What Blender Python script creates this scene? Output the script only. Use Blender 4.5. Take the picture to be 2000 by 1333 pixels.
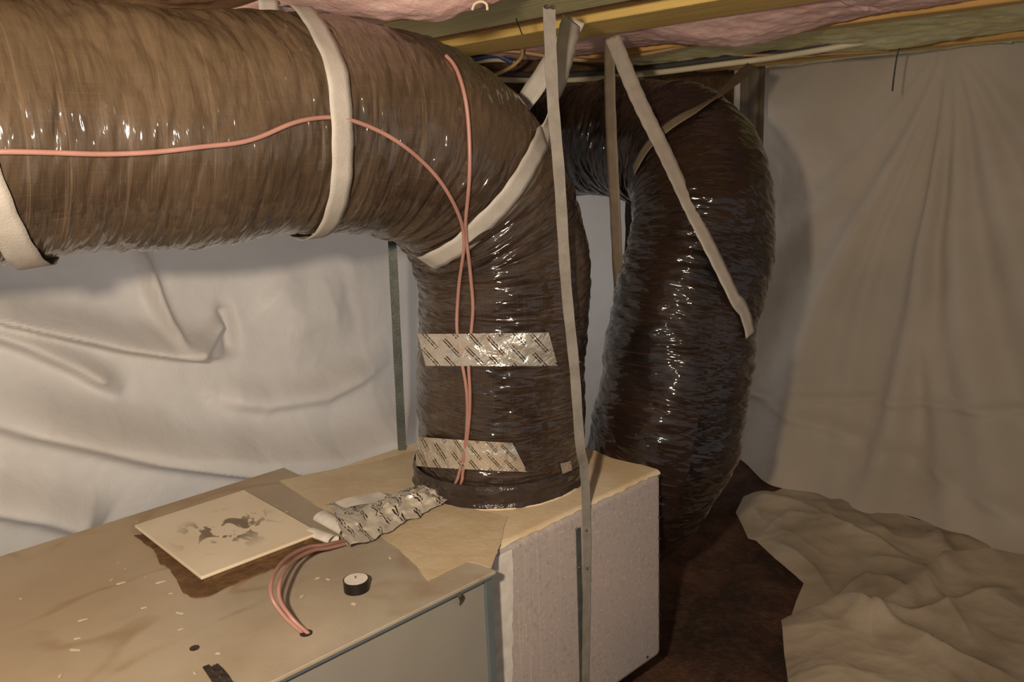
import bpy, bmesh, math, random
from mathutils import Vector, Matrix, noise
from mathutils.bvhtree import BVHTree

for o in list(bpy.data.objects): bpy.data.objects.remove(o)
SC = bpy.context.scene
COL = SC.collection

# ------------------------------------------------------------------ camera
# world: X runs along the furnace and the ducts, Y across to the back wall, Z up
V1 = Vector((1800, 210-666, 0)); V2 = Vector((-1600, 350-666, 0))
FPX = (-(V1.dot(V2)))**.5
A_ = Vector((V1.x, V1.y, FPX)).normalized()
B_ = Vector((V2.x, V2.y, FPX)).normalized()
U_ = A_.cross(B_)
RIGHT = Vector((A_.x, B_.x, U_.x)); DOWN = Vector((A_.y, B_.y, U_.y)); FWD = Vector((A_.z, B_.z, U_.z))
CAM = Vector((0, 0, 1.5))
cd = bpy.data.cameras.new('camera'); cam = bpy.data.objects.new('camera', cd); COL.objects.link(cam)
cd.sensor_width = 36; cd.lens = FPX*36/2000; cd.clip_start = .02; cd.clip_end = 60
M = Matrix.Identity(4)
for i in range(3):
    M[i][0] = RIGHT[i]; M[i][1] = -DOWN[i]; M[i][2] = -FWD[i]; M[i][3] = CAM[i]
cam.matrix_world = M
SC.camera = cam

# ------------------------------------------------------------------ light
w = bpy.data.worlds.new('world'); SC.world = w; w.use_nodes = True
w.node_tree.nodes['Background'].inputs[0].default_value = (.95, .95, .95, 1)
w.node_tree.nodes['Background'].inputs[1].default_value = .30
ld = bpy.data.lights.new('work_light', 'SPOT'); lo = bpy.data.objects.new('work_light', ld); COL.objects.link(lo)
LPOS = CAM + RIGHT*-.27 - DOWN*.11 + FWD*.0
lo.location = LPOS
ld.energy = 135; ld.color = (1.0, .855, .68); ld.shadow_soft_size = .034
ld.spot_size = math.radians(165); ld.spot_blend = 1
al = bpy.data.lights.new('daylight_behind_sheet', 'AREA'); ao = bpy.data.objects.new('daylight_behind_sheet', al); COL.objects.link(ao)
al.shape = 'RECTANGLE'; al.size = 4.6; al.size_y = 1.5; al.energy = 23; al.color = (.93, .95, 1.0)
ao.location = (1.5, 3.30, 1.0); ao.rotation_euler = (math.radians(-90), 0, 0)
ar = bpy.data.lights.new('fill_behind_right_sheet', 'AREA'); ao2 = bpy.data.objects.new('fill_behind_right_sheet', ar); COL.objects.link(ao2)  # added fill lamp that lifts the shadows on the right sheet
ar.shape = 'RECTANGLE'; ar.size = 3.4; ar.size_y = 1.5; ar.energy = 4; ar.color = (.95, .95, 1.0)
ao2.location = (4.55, .9, 1.0); ao2.rotation_euler = (math.radians(-90), 0, math.radians(-90))
aim = CAM + RIGHT*-.32 + DOWN*.22 + FWD*2
lo.rotation_euler = (aim-LPOS).to_track_quat('-Z', 'Y').to_euler()
SC.view_settings.view_transform = 'Standard'; SC.view_settings.look = 'None'
SC.view_settings.exposure = 0; SC.view_settings.gamma = 1; SC.view_settings.use_curve_mapping = False

# ------------------------------------------------------------------ geometry helpers
def ray(px, py):
    d = RIGHT*(px-1000) + DOWN*(py-666.5) + FWD*FPX
    return d/FPX
def onz(px, py, z): d = ray(px, py); return CAM + d*((z-CAM.z)/d.z)
def onY(px, py, Y): d = ray(px, py); return CAM + d*(Y/d.y)
def onX(px, py, X): d = ray(px, py); return CAM + d*(X/d.x)
def atd(px, py, t): return CAM + ray(px, py)*t

def srgb(r, g, b):
    f = lambda c: (c/255/12.92) if c/255 <= .04045 else ((c/255+.055)/1.055)**2.4
    return (f(r), f(g), f(b), 1)

def obj(name, bm, mat, parent=None, smooth=False):
    me = bpy.data.meshes.new(name); bm.to_mesh(me); bm.free()
    if smooth:
        for p in me.polygons: p.use_smooth = True
    o = bpy.data.objects.new(name, me); COL.objects.link(o)
    if mat: me.materials.append(mat)
    if parent: o.parent = parent; o.matrix_parent_inverse = Matrix.Translation(-parent.location)
    return o
def tag(o, label, cat, group=None, kind=None):
    o['label'] = label; o['category'] = cat
    if group: o['group'] = group
    if kind: o['kind'] = kind
    return o
def thing(name, label, cat, loc, group=None):
    o = bpy.data.objects.new(name, None); COL.objects.link(o); o.location = loc; o.empty_display_size = .05
    return tag(o, label, cat, group)

def box(bm, a, b, bevel=0, seg=2):
    a = Vector(a); b = Vector(b)
    r = bmesh.ops.create_cube(bm, size=1)
    vs = r['verts']
    for v in vs: v.co = Vector(((a.x+b.x)/2+v.co.x*(b.x-a.x), (a.y+b.y)/2+v.co.y*(b.y-a.y), (a.z+b.z)/2+v.co.z*(b.z-a.z)))
    if bevel:
        es = list({e for v in vs for e in v.link_edges})
        bmesh.ops.bevel(bm, geom=es, offset=bevel, segments=seg, affect='EDGES', profile=.5)
    return bm
def newbox(a, b, bevel=0, seg=2):
    bm = bmesh.new(); return box(bm, a, b, bevel, seg)
def cyl(bm, c, r, h, axis=Vector((0,0,1)), seg=32, r2=None):
    m = Matrix.Translation(Vector(c)) @ axis.to_track_quat('Z', 'Y').to_matrix().to_4x4() @ Matrix.Translation((0,0,h/2))
    bmesh.ops.create_cone(bm, cap_ends=True, segments=seg, radius1=r, radius2=r if r2 is None else r2, depth=h, matrix=m)
    return bm

def spline(P, n):
    """centripetal-ish Catmull-Rom resampled evenly to n points"""
    P = [Vector(p) for p in P]
    if len(P) == 2: return [P[0].lerp(P[1], i/(n-1)) for i in range(n)]
    Q = [P[0]*2-P[1]] + P + [P[-1]*2-P[-2]]
    out = []
    for i in range(1, len(Q)-2):
        p0, p1, p2, p3 = Q[i-1:i+3]
        for k in range(24):
            t = k/24
            out.append(.5*((2*p1)+(p2-p0)*t+(2*p0-5*p1+4*p2-p3)*t*t+(3*p1-p0-3*p2+p3)*t**3))
    out.append(Q[-2])
    L = [0]
    for a, b in zip(out, out[1:]): L.append(L[-1]+(b-a).length)
    res = []; j = 0
    for i in range(n):
        s = L[-1]*i/(n-1)
        while j < len(L)-2 and L[j+1] < s: j += 1
        t = (s-L[j])/max(1e-9, L[j+1]-L[j])
        res.append(out[j].lerp(out[j+1], min(1, max(0, t))))
    return res

def frames(P, ref):
    T = []
    for i in range(len(P)):
        a = P[max(0, i-1)]; b = P[min(len(P)-1, i+1)]; T.append((b-a).normalized())
    n = (ref - T[0]*ref.dot(T[0])).normalized(); N = [n]
    for i in range(1, len(P)):
        n = (n - T[i]*n.dot(T[i])).normalized(); N.append(n)
    return T, N

def tube(bm, P, r, seg=8, n=None, ref=Vector((0,0,1))):
    P = spline(P, n or max(12, len(P)*6))
    if abs((P[1]-P[0]).normalized().dot(ref)) > .9: ref = Vector((1, 0, 0))
    T, N = frames(P, ref)
    rings = []
    for p, t, nn in zip(P, T, N):
        b = t.cross(nn)
        rings.append([bm.verts.new(p+(nn*math.cos(a)+b*math.sin(a))*r) for a in [2*math.pi*k/seg for k in range(seg)]])
    for i in range(len(rings)-1):
        for k in range(seg):
            bm.faces.new((rings[i][k], rings[i][(k+1) % seg], rings[i+1][(k+1) % seg], rings[i+1][k]))
    bm.faces.new(rings[0][::-1]); bm.faces.new(rings[-1])
    return bm

def ribbon(bm, P, NRM, width, thick=.0015, n=None, curl=0.0):
    """flat band following P, lying square to the normals NRM"""
    n = n or max(12, len(P)*5)
    Q = spline(P, n)
    NR = spline(NRM, n) if len(NRM) == len(P) else [Vector(NRM[0])]*n
    T, _ = frames(Q, Vector((.3, .5, .8)))
    rows = []
    uvl = bm.loops.layers.uv.verify()
    s = 0; S = []
    for i, (p, t, nn) in enumerate(zip(Q, T, NR)):
        if i: s += (Q[i]-Q[i-1]).length
        S.append(s)
        nn = (nn - t*nn.dot(t)).normalized(); b = t.cross(nn)
        wv = width*(1+.03*math.sin(i*.9))
        row = []
        for k in range(5):
            q = (k/4-.5)*wv
            row.append((p+b*q+nn*(thick/2-curl*(2*k/4-1)**2), p+b*q-nn*(thick/2+curl*(2*k/4-1)**2)))
        rows.append([(bm.verts.new(a), bm.verts.new(c)) for a, c in row])
    def f(vs, uv):
        fc = bm.faces.new(vs)
        for l, u in zip(fc.loops, uv): l[uvl].uv = u
    for i in range(len(rows)-1):
        for k in range(4):
            uv = [(S[i], k*width/4), (S[i], (k+1)*width/4), (S[i+1], (k+1)*width/4), (S[i+1], k*width/4)]
            f((rows[i][k][0], rows[i][k+1][0], rows[i+1][k+1][0], rows[i+1][k][0]), uv)
            f((rows[i][k][1], rows[i+1][k][1], rows[i+1][k+1][1], rows[i][k+1][1]), uv)
        for k in (0, 4):
            f((rows[i][k][0], rows[i+1][k][0], rows[i+1][k][1], rows[i][k][1]), [(0, 0)]*4)
    for r in (rows[0], rows[-1]):
        for k in range(4):
            f((r[k][0], r[k+1][0], r[k+1][1], r[k][1]), [(0, 0)]*4)
    bmesh.ops.recalc_face_normals(bm, faces=bm.faces)
    return bm

def fbm(x, y, z=0, o=4):
    return noise.fractal(Vector((x, y, z)), .6, 2.1, o)

# ------------------------------------------------------------------ materials
def mat(name):
    m = bpy.data.materials.new(name); m.use_nodes = True
    nt = m.node_tree; b = nt.nodes['Principled BSDF']
    return m, nt, b
def N(nt, typ, **kw):
    n = nt.nodes.new(typ)
    for k, v in kw.items():
        if k.startswith('i_'): n.inputs[k[2:].replace('_', ' ')].default_value = v
        else: setattr(n, k, v)
    return n
def coords(nt, src='Object', scale=(1,1,1), rot=(0,0,0), loc=(0,0,0)):
    tc = N(nt, 'ShaderNodeTexCoord'); mp = N(nt, 'ShaderNodeMapping')
    mp.inputs['Scale'].default_value = scale; mp.inputs['Rotation'].default_value = rot; mp.inputs['Location'].default_value = loc
    nt.links.new(tc.outputs[src], mp.inputs[0]); return mp.outputs[0]
def nz(nt, vec, scale, detail=4, rough=.6, dist=0):
    n = N(nt, 'ShaderNodeTexNoise'); n.inputs['Scale'].default_value = scale; n.inputs['Detail'].default_value = detail
    n.inputs['Roughness'].default_value = rough; n.inputs['Distortion'].default_value = dist
    if vec: nt.links.new(vec, n.inputs['Vector'])
    return n.outputs['Fac']
def ramp(nt, fac, stops, interp='LINEAR'):
    r = N(nt, 'ShaderNodeValToRGB'); r.color_ramp.interpolation = interp
    e = r.color_ramp.elements
    while len(e) < len(stops): e.new(.5)
    for i, (p, c) in enumerate(stops):
        e[i].position = p; e[i].color = c if len(c) == 4 else (*c, 1)
    nt.links.new(fac, r.inputs[0]); return r.outputs[0]
def mix(nt, fac, a, b, mode='MIX'):
    m = N(nt, 'ShaderNodeMix'); m.data_type = 'RGBA'; m.blend_type = mode
    for sock, val in ((m.inputs[0], fac), (m.inputs[6], a), (m.inputs[7], b)):
        if isinstance(val, (int, float, tuple)): sock.default_value = val
        else: nt.links.new(val, sock)
    return m.outputs[2]
def mth(nt, op, a, b=None, c=None):
    m = N(nt, 'ShaderNodeMath'); m.operation = op
    for s, v in zip(m.inputs, (a, b, c)):
        if v is None: continue
        if isinstance(v, (int, float)): s.default_value = v
        else: nt.links.new(v, s)
    return m.outputs[0]
def bump(nt, b, h, strength=.3, dist=.01, sock='Normal', prev=None):
    n = N(nt, 'ShaderNodeBump'); n.inputs['Strength'].default_value = strength; n.inputs['Distance'].default_value = dist
    nt.links.new(h, n.inputs['Height'])
    if prev: nt.links.new(prev, n.inputs['Normal'])
    if b: nt.links.new(n.outputs[0], b.inputs[sock])
    return n.outputs[0]
G = lambda v: (v, v, v, 1)

def duct_mat(name, dark, brown, line, rough=.09, top_tone=None):
    m, nt, b = mat(name)
    uv = coords(nt, 'UV')
    big = nz(nt, coords(nt, 'UV', (1, 1, 1)), 5, 4, .6)
    col = mix(nt, ramp(nt, big, [(.35, G(0)), (.65, G(1))]), dark, brown)
    # reinforcement threads round the jacket, irregular
    th = nz(nt, coords(nt, 'UV', (85, 1.6, 1)), 1, 2, .5)
    thf = ramp(nt, th, [(.62, G(0)), (.66, G(.45)), (.69, G(0))])
    grid = nz(nt, coords(nt, 'UV', (420, 9, 1)), 1, 2, .5)
    gridf = ramp(nt, grid, [(.52, G(0)), (.8, G(.35))])
    grid2 = nz(nt, coords(nt, 'UV', (10, 380, 1)), 1, 2, .5)
    gridf2 = ramp(nt, grid2, [(.55, G(0)), (.85, G(.35))])
    col = mix(nt, thf, col, line)
    col = mix(nt, gridf, col, tuple(.75*c for c in line[:3])+(1,))
    col = mix(nt, gridf2, col, tuple(.75*c for c in line[:3])+(1,))
    if top_tone:      # paler tone on the upper side of the level run, fading towards the elbow
        sx = N(nt, 'ShaderNodeSeparateXYZ'); nt.links.new(uv, sx.inputs[0])
        up = mth(nt, 'COSINE', mth(nt, 'MULTIPLY', sx.outputs[1], 1/.206))
        upr = ramp(nt, mth(nt, 'MULTIPLY_ADD', up, .5, .5), [(.15, G(.12)), (.75, G(1))])
        mr = N(nt, 'ShaderNodeMapRange'); nt.links.new(sx.outputs[0], mr.inputs[0])
        for q, v_ in zip((1, 2, 3, 4), (1.2, 2.1, .5, .04)): mr.inputs[q].default_value = v_
        f = mth(nt, 'MULTIPLY', mth(nt, 'MULTIPLY', upr, mr.outputs[0]), mth(nt, 'MULTIPLY_ADD', big, .8, .4))
        col = mix(nt, f, col, top_tone)
    nt.links.new(col, b.inputs['Base Color'])
    b.inputs['Roughness'].default_value = .5
    b.inputs['Specular IOR Level'].default_value = .3
    b.inputs['Coat Weight'].default_value = 1.0
    b.inputs['Specular IOR Level'].default_value = .12
    b.inputs['Coat Roughness'].default_value = rough
    b.inputs['Coat IOR'].default_value = 1.65
    h1 = nz(nt, coords(nt, 'UV', (60, 14, 1)), 1, 3, .55, .3)
    bump(nt, b, h1, .6, .006)
    h2 = nz(nt, coords(nt, 'UV', (60, 16, 1), (0, 0, .12)), 1, 0, .5, .6)
    h3 = nz(nt, coords(nt, 'UV', (190, 30, 1), (0, 0, -.1)), 1, 0, .5, .4)
    n2 = bump(nt, None, h2, 1.0, .0088)
    bump(nt, b, h3, 1.0, .0022, 'Coat Normal', n2)
    return m
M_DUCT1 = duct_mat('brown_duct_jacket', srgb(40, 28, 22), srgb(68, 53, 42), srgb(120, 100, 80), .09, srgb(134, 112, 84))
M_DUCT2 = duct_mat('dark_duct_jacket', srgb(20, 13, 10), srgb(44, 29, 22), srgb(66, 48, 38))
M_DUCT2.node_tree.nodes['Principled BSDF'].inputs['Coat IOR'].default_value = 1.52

def sheet_mat(name, c1, c2, sc=1.6, trans=.18, ro=.5):
    m, nt, b = mat(name)
    v = coords(nt, 'Object')
    f = nz(nt, v, sc, 5, .55)
    col = mix(nt, ramp(nt, f, [(.35, G(0)), (.65, G(1))]), c1, c2)
    nt.links.new(col, b.inputs['Base Color'])
    b.inputs['Roughness'].default_value = ro; b.inputs['Specular IOR Level'].default_value = .4
    h = nz(nt, v, 9, 6, .6, .4); bump(nt, b, h, .35, .02)
    tr = N(nt, 'ShaderNodeBsdfTranslucent'); nt.links.new(col, tr.inputs[0])
    ms = N(nt, 'ShaderNodeMixShader'); ms.inputs[0].default_value = trans
    out = nt.nodes['Material Output']
    nt.links.new(b.outputs[0], ms.inputs[1]); nt.links.new(tr.outputs[0], ms.inputs[2]); nt.links.new(ms.outputs[0], out.inputs[0])
    return m
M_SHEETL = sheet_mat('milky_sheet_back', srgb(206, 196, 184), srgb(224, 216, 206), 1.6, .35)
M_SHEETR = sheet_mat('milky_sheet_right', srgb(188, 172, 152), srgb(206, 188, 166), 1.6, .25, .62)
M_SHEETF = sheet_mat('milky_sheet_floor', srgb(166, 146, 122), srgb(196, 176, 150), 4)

def plain(name, c, rough=.5, metal=0, c2=None, scale=8, bumps=0, bscale=40, spec=.5, stretch=(1,1,1), coord='Object'):
    m, nt, b = mat(name)
    v = coords(nt, coord, stretch)
    if c2 is None: c2 = tuple(.85*x for x in c[:3])+(1,)
    f = nz(nt, v, scale, 5, .6)
    nt.links.new(mix(nt, ramp(nt, f, [(.35, G(0)), (.65, G(1))]), c, c2), b.inputs['Base Color'])
    b.inputs['Roughness'].default_value = rough; b.inputs['Metallic'].default_value = metal; b.inputs['Specular IOR Level'].default_value = spec
    if bumps: bump(nt, b, nz(nt, v, bscale, 4, .6), bumps, .01)
    return m
M_WEB = plain('white_webbing', srgb(186, 176, 164), .55, 0, srgb(172, 162, 150), 20, .2, 300)
M_WEBD = plain('grey_webbing', srgb(168, 156, 142), .5, 0, srgb(154, 142, 130), 20, .2, 300)
M_HANGER = plain('dull_galvanised_hanger', srgb(164, 154, 140), .5, .2, srgb(146, 136, 124), 30, .1, 200)
M_WEBDIM = plain('dimmed_webbing', srgb(120, 104, 84), .6, 0, srgb(104, 90, 72), 20, .2, 300)  # darker webbing copy, dimness of the rear straps put into its colour
M_ROD = plain('green_grey_hanger', srgb(96, 98, 90), .5, .3, srgb(76, 80, 74), 30, .2, 200)
M_WIRE = plain('salmon_wire', srgb(176, 130, 116), .4, 0, srgb(162, 116, 104), 10)
M_COPPER = M_WIRE
M_CABLE = plain('cream_cable', srgb(222, 208, 176), .5)
M_TAN = plain('tan_cable', srgb(176, 140, 96), .5)
M_BLUE = plain('blue_cable', srgb(60, 72, 110), .5)
M_DARKP = plain('dark_grey_pipe', srgb(70, 66, 64), .5)
M_BLACK = plain('black_vinyl', srgb(26, 20, 18), .35)
M_WHITE = plain('white_paper', srgb(232, 222, 208), .6, 0, srgb(212, 200, 184), 30)
M_PLATE = None
M_SCREW = plain('screw_metal', srgb(120, 108, 92), .35, .7)
M_SCREWD = plain('dark_screw', srgb(70, 58, 50), .5, .4)
M_FLAKE = plain('pale_shred', srgb(206, 190, 160), .7)

# dusty painted furnace top: rust-brown water marks and pale drying lines
def cab_top():
    m, nt, b = mat('dusty_stained_cabinet_top')
    v = coords(nt)
    base = mix(nt, ramp(nt, nz(nt, v, 3.2, 6, .6, .3), [(.38, G(0)), (.62, G(1))]), srgb(158, 144, 124), srgb(178, 166, 146))
    sx = N(nt, 'ShaderNodeSeparateXYZ'); nt.links.new(v, sx.inputs[0])
    pos = mth(nt, 'ADD', mth(nt, 'SUBTRACT', sx.outputs[1], sx.outputs[0]), mth(nt, 'MULTIPLY', nz(nt, v, 2.5, 4), .9))
    mr = N(nt, 'ShaderNodeMapRange'); nt.links.new(pos, mr.inputs[0])
    for q, v_ in zip((1, 2, 3, 4), (.95, 1.75, 0, .55)): mr.inputs[q].default_value = v_
    base = mix(nt, mr.outputs[0], base, srgb(196, 164, 124))
    stain = ramp(nt, nz(nt, coords(nt, 'Object', (1, 1.5, 1), (0, 0, .5)), 1.1, 3, .5, .4), [(.46, G(0)), (.472, G(.5)), (.485, G(.04)), (.60, G(.08)), (.612, G(.6)), (.625, G(0))])
    stain = mth(nt, 'MULTIPLY', stain, ramp(nt, nz(nt, v, 6, 3), [(.4, G(.15)), (.6, G(1))]))
    base = mix(nt, stain, base, srgb(140, 108, 68))
    sp = ramp(nt, nz(nt, v, 55, 3, .6), [(.70, G(0)), (.78, G(.7))])
    base = mix(nt, sp, base, srgb(184, 162, 128))
    nt.links.new(base, b.inputs['Base Color']); b.inputs['Roughness'].default_value = .55
    bump(nt, b, nz(nt, v, 120, 3), .1, .004)
    return m
M_TOP = cab_top()
M_SIDE = plain('grey_enamel', srgb(150, 142, 128), .4, 0, srgb(142, 134, 122), 3)
M_TRIM = plain('blue_grey_edge', srgb(110, 118, 118), .45, .2)
def plate():
    m, nt, b = mat('cream_cover_plate')
    v = coords(nt)
    base = mix(nt, ramp(nt, nz(nt, v, 5, 4, .5), [(.35, G(0)), (.65, G(1))]), srgb(222, 200, 168), srgb(234, 216, 188))
    tc = coords(nt, 'Object', (1, 1, 1), (0, 0, 0), (-.735, -1.765, 0))
    ln = N(nt, 'ShaderNodeVectorMath'); ln.operation = 'LENGTH'; nt.links.new(tc, ln.inputs[0])
    sx = N(nt, 'ShaderNodeSeparateXYZ'); nt.links.new(tc, sx.inputs[0])
    rr = mth(nt, 'SQRT', mth(nt, 'ADD', mth(nt, 'POWER', sx.outputs[0], 2), mth(nt, 'POWER', sx.outputs[1], 2)))
    cen = ramp(nt, rr, [(.05, G(1)), (.13, G(0))])
    pt = ramp(nt, nz(nt, coords(nt, 'Object', (1.2, .8, 1)), 15, 3, .55, .6), [(.54, G(0)), (.57, G(1))])
    base = mix(nt, mth(nt, 'MULTIPLY', cen, pt), base, srgb(128, 110, 84))
    nt.links.new(base, b.inputs['Base Color']); b.inputs['Roughness'].default_value = .5
    return m
M_PLATE = plate()
M_RUST = plain('brown_wet_insulation', srgb(120, 88, 52), .8, 0, srgb(96, 68, 40), 30, .5, 60)
M_DARKHOLE = plain('dark_plug_and_hole', srgb(66, 52, 40), .7, 0, srgb(36, 28, 22), 60, .6, 90)
def plenum_mat():
    m, nt, b = mat('speckled_foil_board')
    v = coords(nt)
    base = mix(nt, ramp(nt, nz(nt, v, 2.5, 4), [(.35, G(0)), (.65, G(1))]), srgb(178, 166, 160), srgb(190, 170, 160))
    sp = ramp(nt, nz(nt, v, 110, 2, .5), [(.58, G(0)), (.68, G(.38))])
    base = mix(nt, sp, base, srgb(226, 214, 200))
    dk = ramp(nt, nz(nt, v, 90, 2, .5), [(.32, G(.4)), (.42, G(0))])
    base = mix(nt, dk, base, srgb(150, 136, 126))
    drip = ramp(nt, nz(nt, coords(nt, 'Object', (38, 1, .5)), 1, 2, .5), [(.57, G(0)), (.585, G(.8)), (.60, G(0))])
    sx = N(nt, 'ShaderNodeSeparateXYZ'); nt.links.new(v, sx.inputs[0])
    left = ramp(nt, sx.outputs[0], [(0, G(1)), (1, G(0))])
    mr = N(nt, 'ShaderNodeMapRange'); nt.links.new(sx.outputs[0], mr.inputs[0]); mr.inputs[1].default_value = 1.32; mr.inputs[2].default_value = 1.40; mr.inputs[3].default_value = 1; mr.inputs[4].default_value = 0
    base = mix(nt, mth(nt, 'MULTIPLY', drip, mr.outputs[0]), base, srgb(204, 188, 166))
    nt.links.new(base, b.inputs['Base Color']); b.inputs['Roughness'].default_value = .45; b.inputs['Metallic'].default_value = .05
    bump(nt, b, nz(nt, v, 180, 3), .15, .004)
    return m
M_PLEN = plenum_mat()
M_PTOP = plain('dusty_foil_top', srgb(236, 218, 188), .5, 0, srgb(218, 190, 150), 4, .15, 50)
M_MAST = plain('tan_sealing_tape', srgb(200, 176, 138), .5, 0, srgb(212, 192, 158), 6, .25, 30)
def foil(name, printed=True, base=(218, 206, 188), metal=.65, rough=.22, bs=.8, pr=1.0):
    m, nt, b = mat(name)
    b.inputs['Metallic'].default_value = metal; b.inputs['Roughness'].default_value = rough
    col = srgb(*base)
    if printed:
        uv = coords(nt, 'UV')
        sx = N(nt, 'ShaderNodeSeparateXYZ'); nt.links.new(uv, sx.inputs[0])
        al_ = mth(nt, 'ADD', mth(nt, 'MULTIPLY', sx.outputs[0], .57), mth(nt, 'MULTIPLY', sx.outputs[1], .82))
        pe = mth(nt, 'SUBTRACT', mth(nt, 'MULTIPLY', sx.outputs[0], .82), mth(nt, 'MULTIPLY', sx.outputs[1], .57))
        # slanting double rows of small print, too small to read
        q = mth(nt, 'MULTIPLY', pe, 1/.034)
        fx = mth(nt, 'FRACT', q); row = mth(nt, 'FLOOR', q)
        l1 = mth(nt, 'COMPARE', fx, .32, .05); l2 = mth(nt, 'COMPARE', fx, .54, .05)
        fy = mth(nt, 'FRACT', mth(nt, 'ADD', mth(nt, 'MULTIPLY', al_, 1/.085), mth(nt, 'MULTIPLY', row, .41)))
        on = mth(nt, 'LESS_THAN', fy, .66)
        cv = N(nt, 'ShaderNodeCombineXYZ'); nt.links.new(mth(nt, 'MULTIPLY', al_, 420), cv.inputs[0]); nt.links.new(mth(nt, 'MULTIPLY', pe, 30), cv.inputs[1])
        let = mth(nt, 'GREATER_THAN', nz(nt, cv.outputs[0], 1, 1, .5), .40)
        ink = mth(nt, 'MULTIPLY', mth(nt, 'MULTIPLY', mth(nt, 'MAXIMUM', l1, l2), on), let)
        nt.links.new(mix(nt, ink, col, srgb(40, 28, 20)), b.inputs['Base Color'])
        nt.links.new(mth(nt, 'MULTIPLY', mth(nt, 'SUBTRACT', 1, ink), metal), b.inputs['Metallic'])
    else: b.inputs['Base Color'].default_value = col
    h = nz(nt, coords(nt, 'Object'), 28, 4, .55, .5); bump(nt, b, h, bs, .014)
    return m
M_FOIL = foil('printed_foil_tape')
M_FOILP = foil('printed_foil_dusty', True, (214, 202, 182), .25, .3, .25)

def wood(name, c1, c2, ax='Y'):
    st = (30, 2, 30) if ax == 'Y' else (30, 30, 2)
    return plain(name, c1, .7, 0, c2, 1.2, .3, 3, .2, st)
M_WOODG = wood('greenish_treated_wood', srgb(234, 224, 168), srgb(218, 206, 148))
M_WOODY = wood('yellow_wood', srgb(240, 206, 124), srgb(220, 182, 106))
M_WOODO = wood('orange_wood', srgb(220, 176, 104), srgb(196, 152, 90))
M_DECK = wood('dark_deck', srgb(110, 84, 54), srgb(80, 62, 40))
def fluff(name, c1, c2, c3):
    m, nt, b = mat(name)
    v = coords(nt)
    base = mix(nt, ramp(nt, nz(nt, v, 5, 5, .65, .5), [(.35, G(0)), (.62, G(1))]), c1, c2)
    base = mix(nt, ramp(nt, nz(nt, v, 14, 5, .7), [(.5, G(0)), (.7, G(.8))]), base, c3)
    nt.links.new(base, b.inputs['Base Color']); b.inputs['Roughness'].default_value = .95; b.inputs['Specular IOR Level'].default_value = .1
    bump(nt, b, nz(nt, v, 60, 6, .7), .4, .01)
    return m
M_PINK = fluff('pink_fibreglass', srgb(248, 206, 194), srgb(242, 192, 180), srgb(250, 220, 208))
M_GREENF = fluff('yellow_green_fibreglass', srgb(220, 208, 146), srgb(232, 226, 184), srgb(200, 178, 116))
M_BROWNF = fluff('brown_fibreglass', srgb(172, 134, 100), srgb(148, 112, 80), srgb(190, 150, 118))

m, nt, b = mat('dark_soil')
v = coords(nt)
col = mix(nt, ramp(nt, nz(nt, v, 2.6, 6, .65), [(.42, G(0)), (.68, G(1))]), srgb(62, 46, 38), srgb(110, 76, 56))
col = mix(nt, ramp(nt, nz(nt, v, 30, 5, .7), [(.5, G(0)), (.8, G(.5))]), col, srgb(128, 92, 68))
nt.links.new(col, b.inputs['Base Color']); b.inputs['Roughness'].default_value = .9; b.inputs['Specular IOR Level'].default_value = .15
bump(nt, b, nz(nt, v, 18, 6, .7), .8, .03)
M_SOIL = m
M_CONC = plain('grey_concrete', srgb(120, 112, 104), .8, 0, srgb(98, 92, 86), 4, .3, 30)

# ------------------------------------------------------------------ room shell
CZ = 1.80
def grid(bm, nx, ny, fn, keep=None):
    uvl = bm.loops.layers.uv.verify()
    g = [[bm.verts.new(fn(i/(nx-1), j/(ny-1))) for i in range(nx)] for j in range(ny)]
    for j in range(ny-1):
        for i in range(nx-1):
            f = bm.faces.new((g[j][i], g[j][i+1], g[j+1][i+1], g[j+1][i]))
            for l, (a, c) in zip(f.loops, ((i, j), (i+1, j), (i+1, j+1), (i, j+1))): l[uvl].uv = (a/(nx-1), c/(ny-1))
    return bm
def struct(o): o['kind'] = 'structure'; return o
bm = bmesh.new()
grid(bm, 160, 120, lambda u, v: Vector((-1.2+6.1*u, -1.0+4.7*v, .025*fbm(u*14, v*10, 3)-.03)))
struct(obj('floor', bm, M_SOIL, smooth=True))
struct(obj('ceiling', newbox((-1.2, -1.0, CZ+.2), (4.94, 3.7, CZ+.24)), M_DECK))
struct(obj('wall_back', newbox((-1.2, 3.6, -.1), (4.94, 3.74, CZ+.2)), M_CONC))
struct(obj('wall_right', newbox((4.8, -1.0, -.1), (4.94, 3.6, CZ+.2)), M_CONC))

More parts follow.
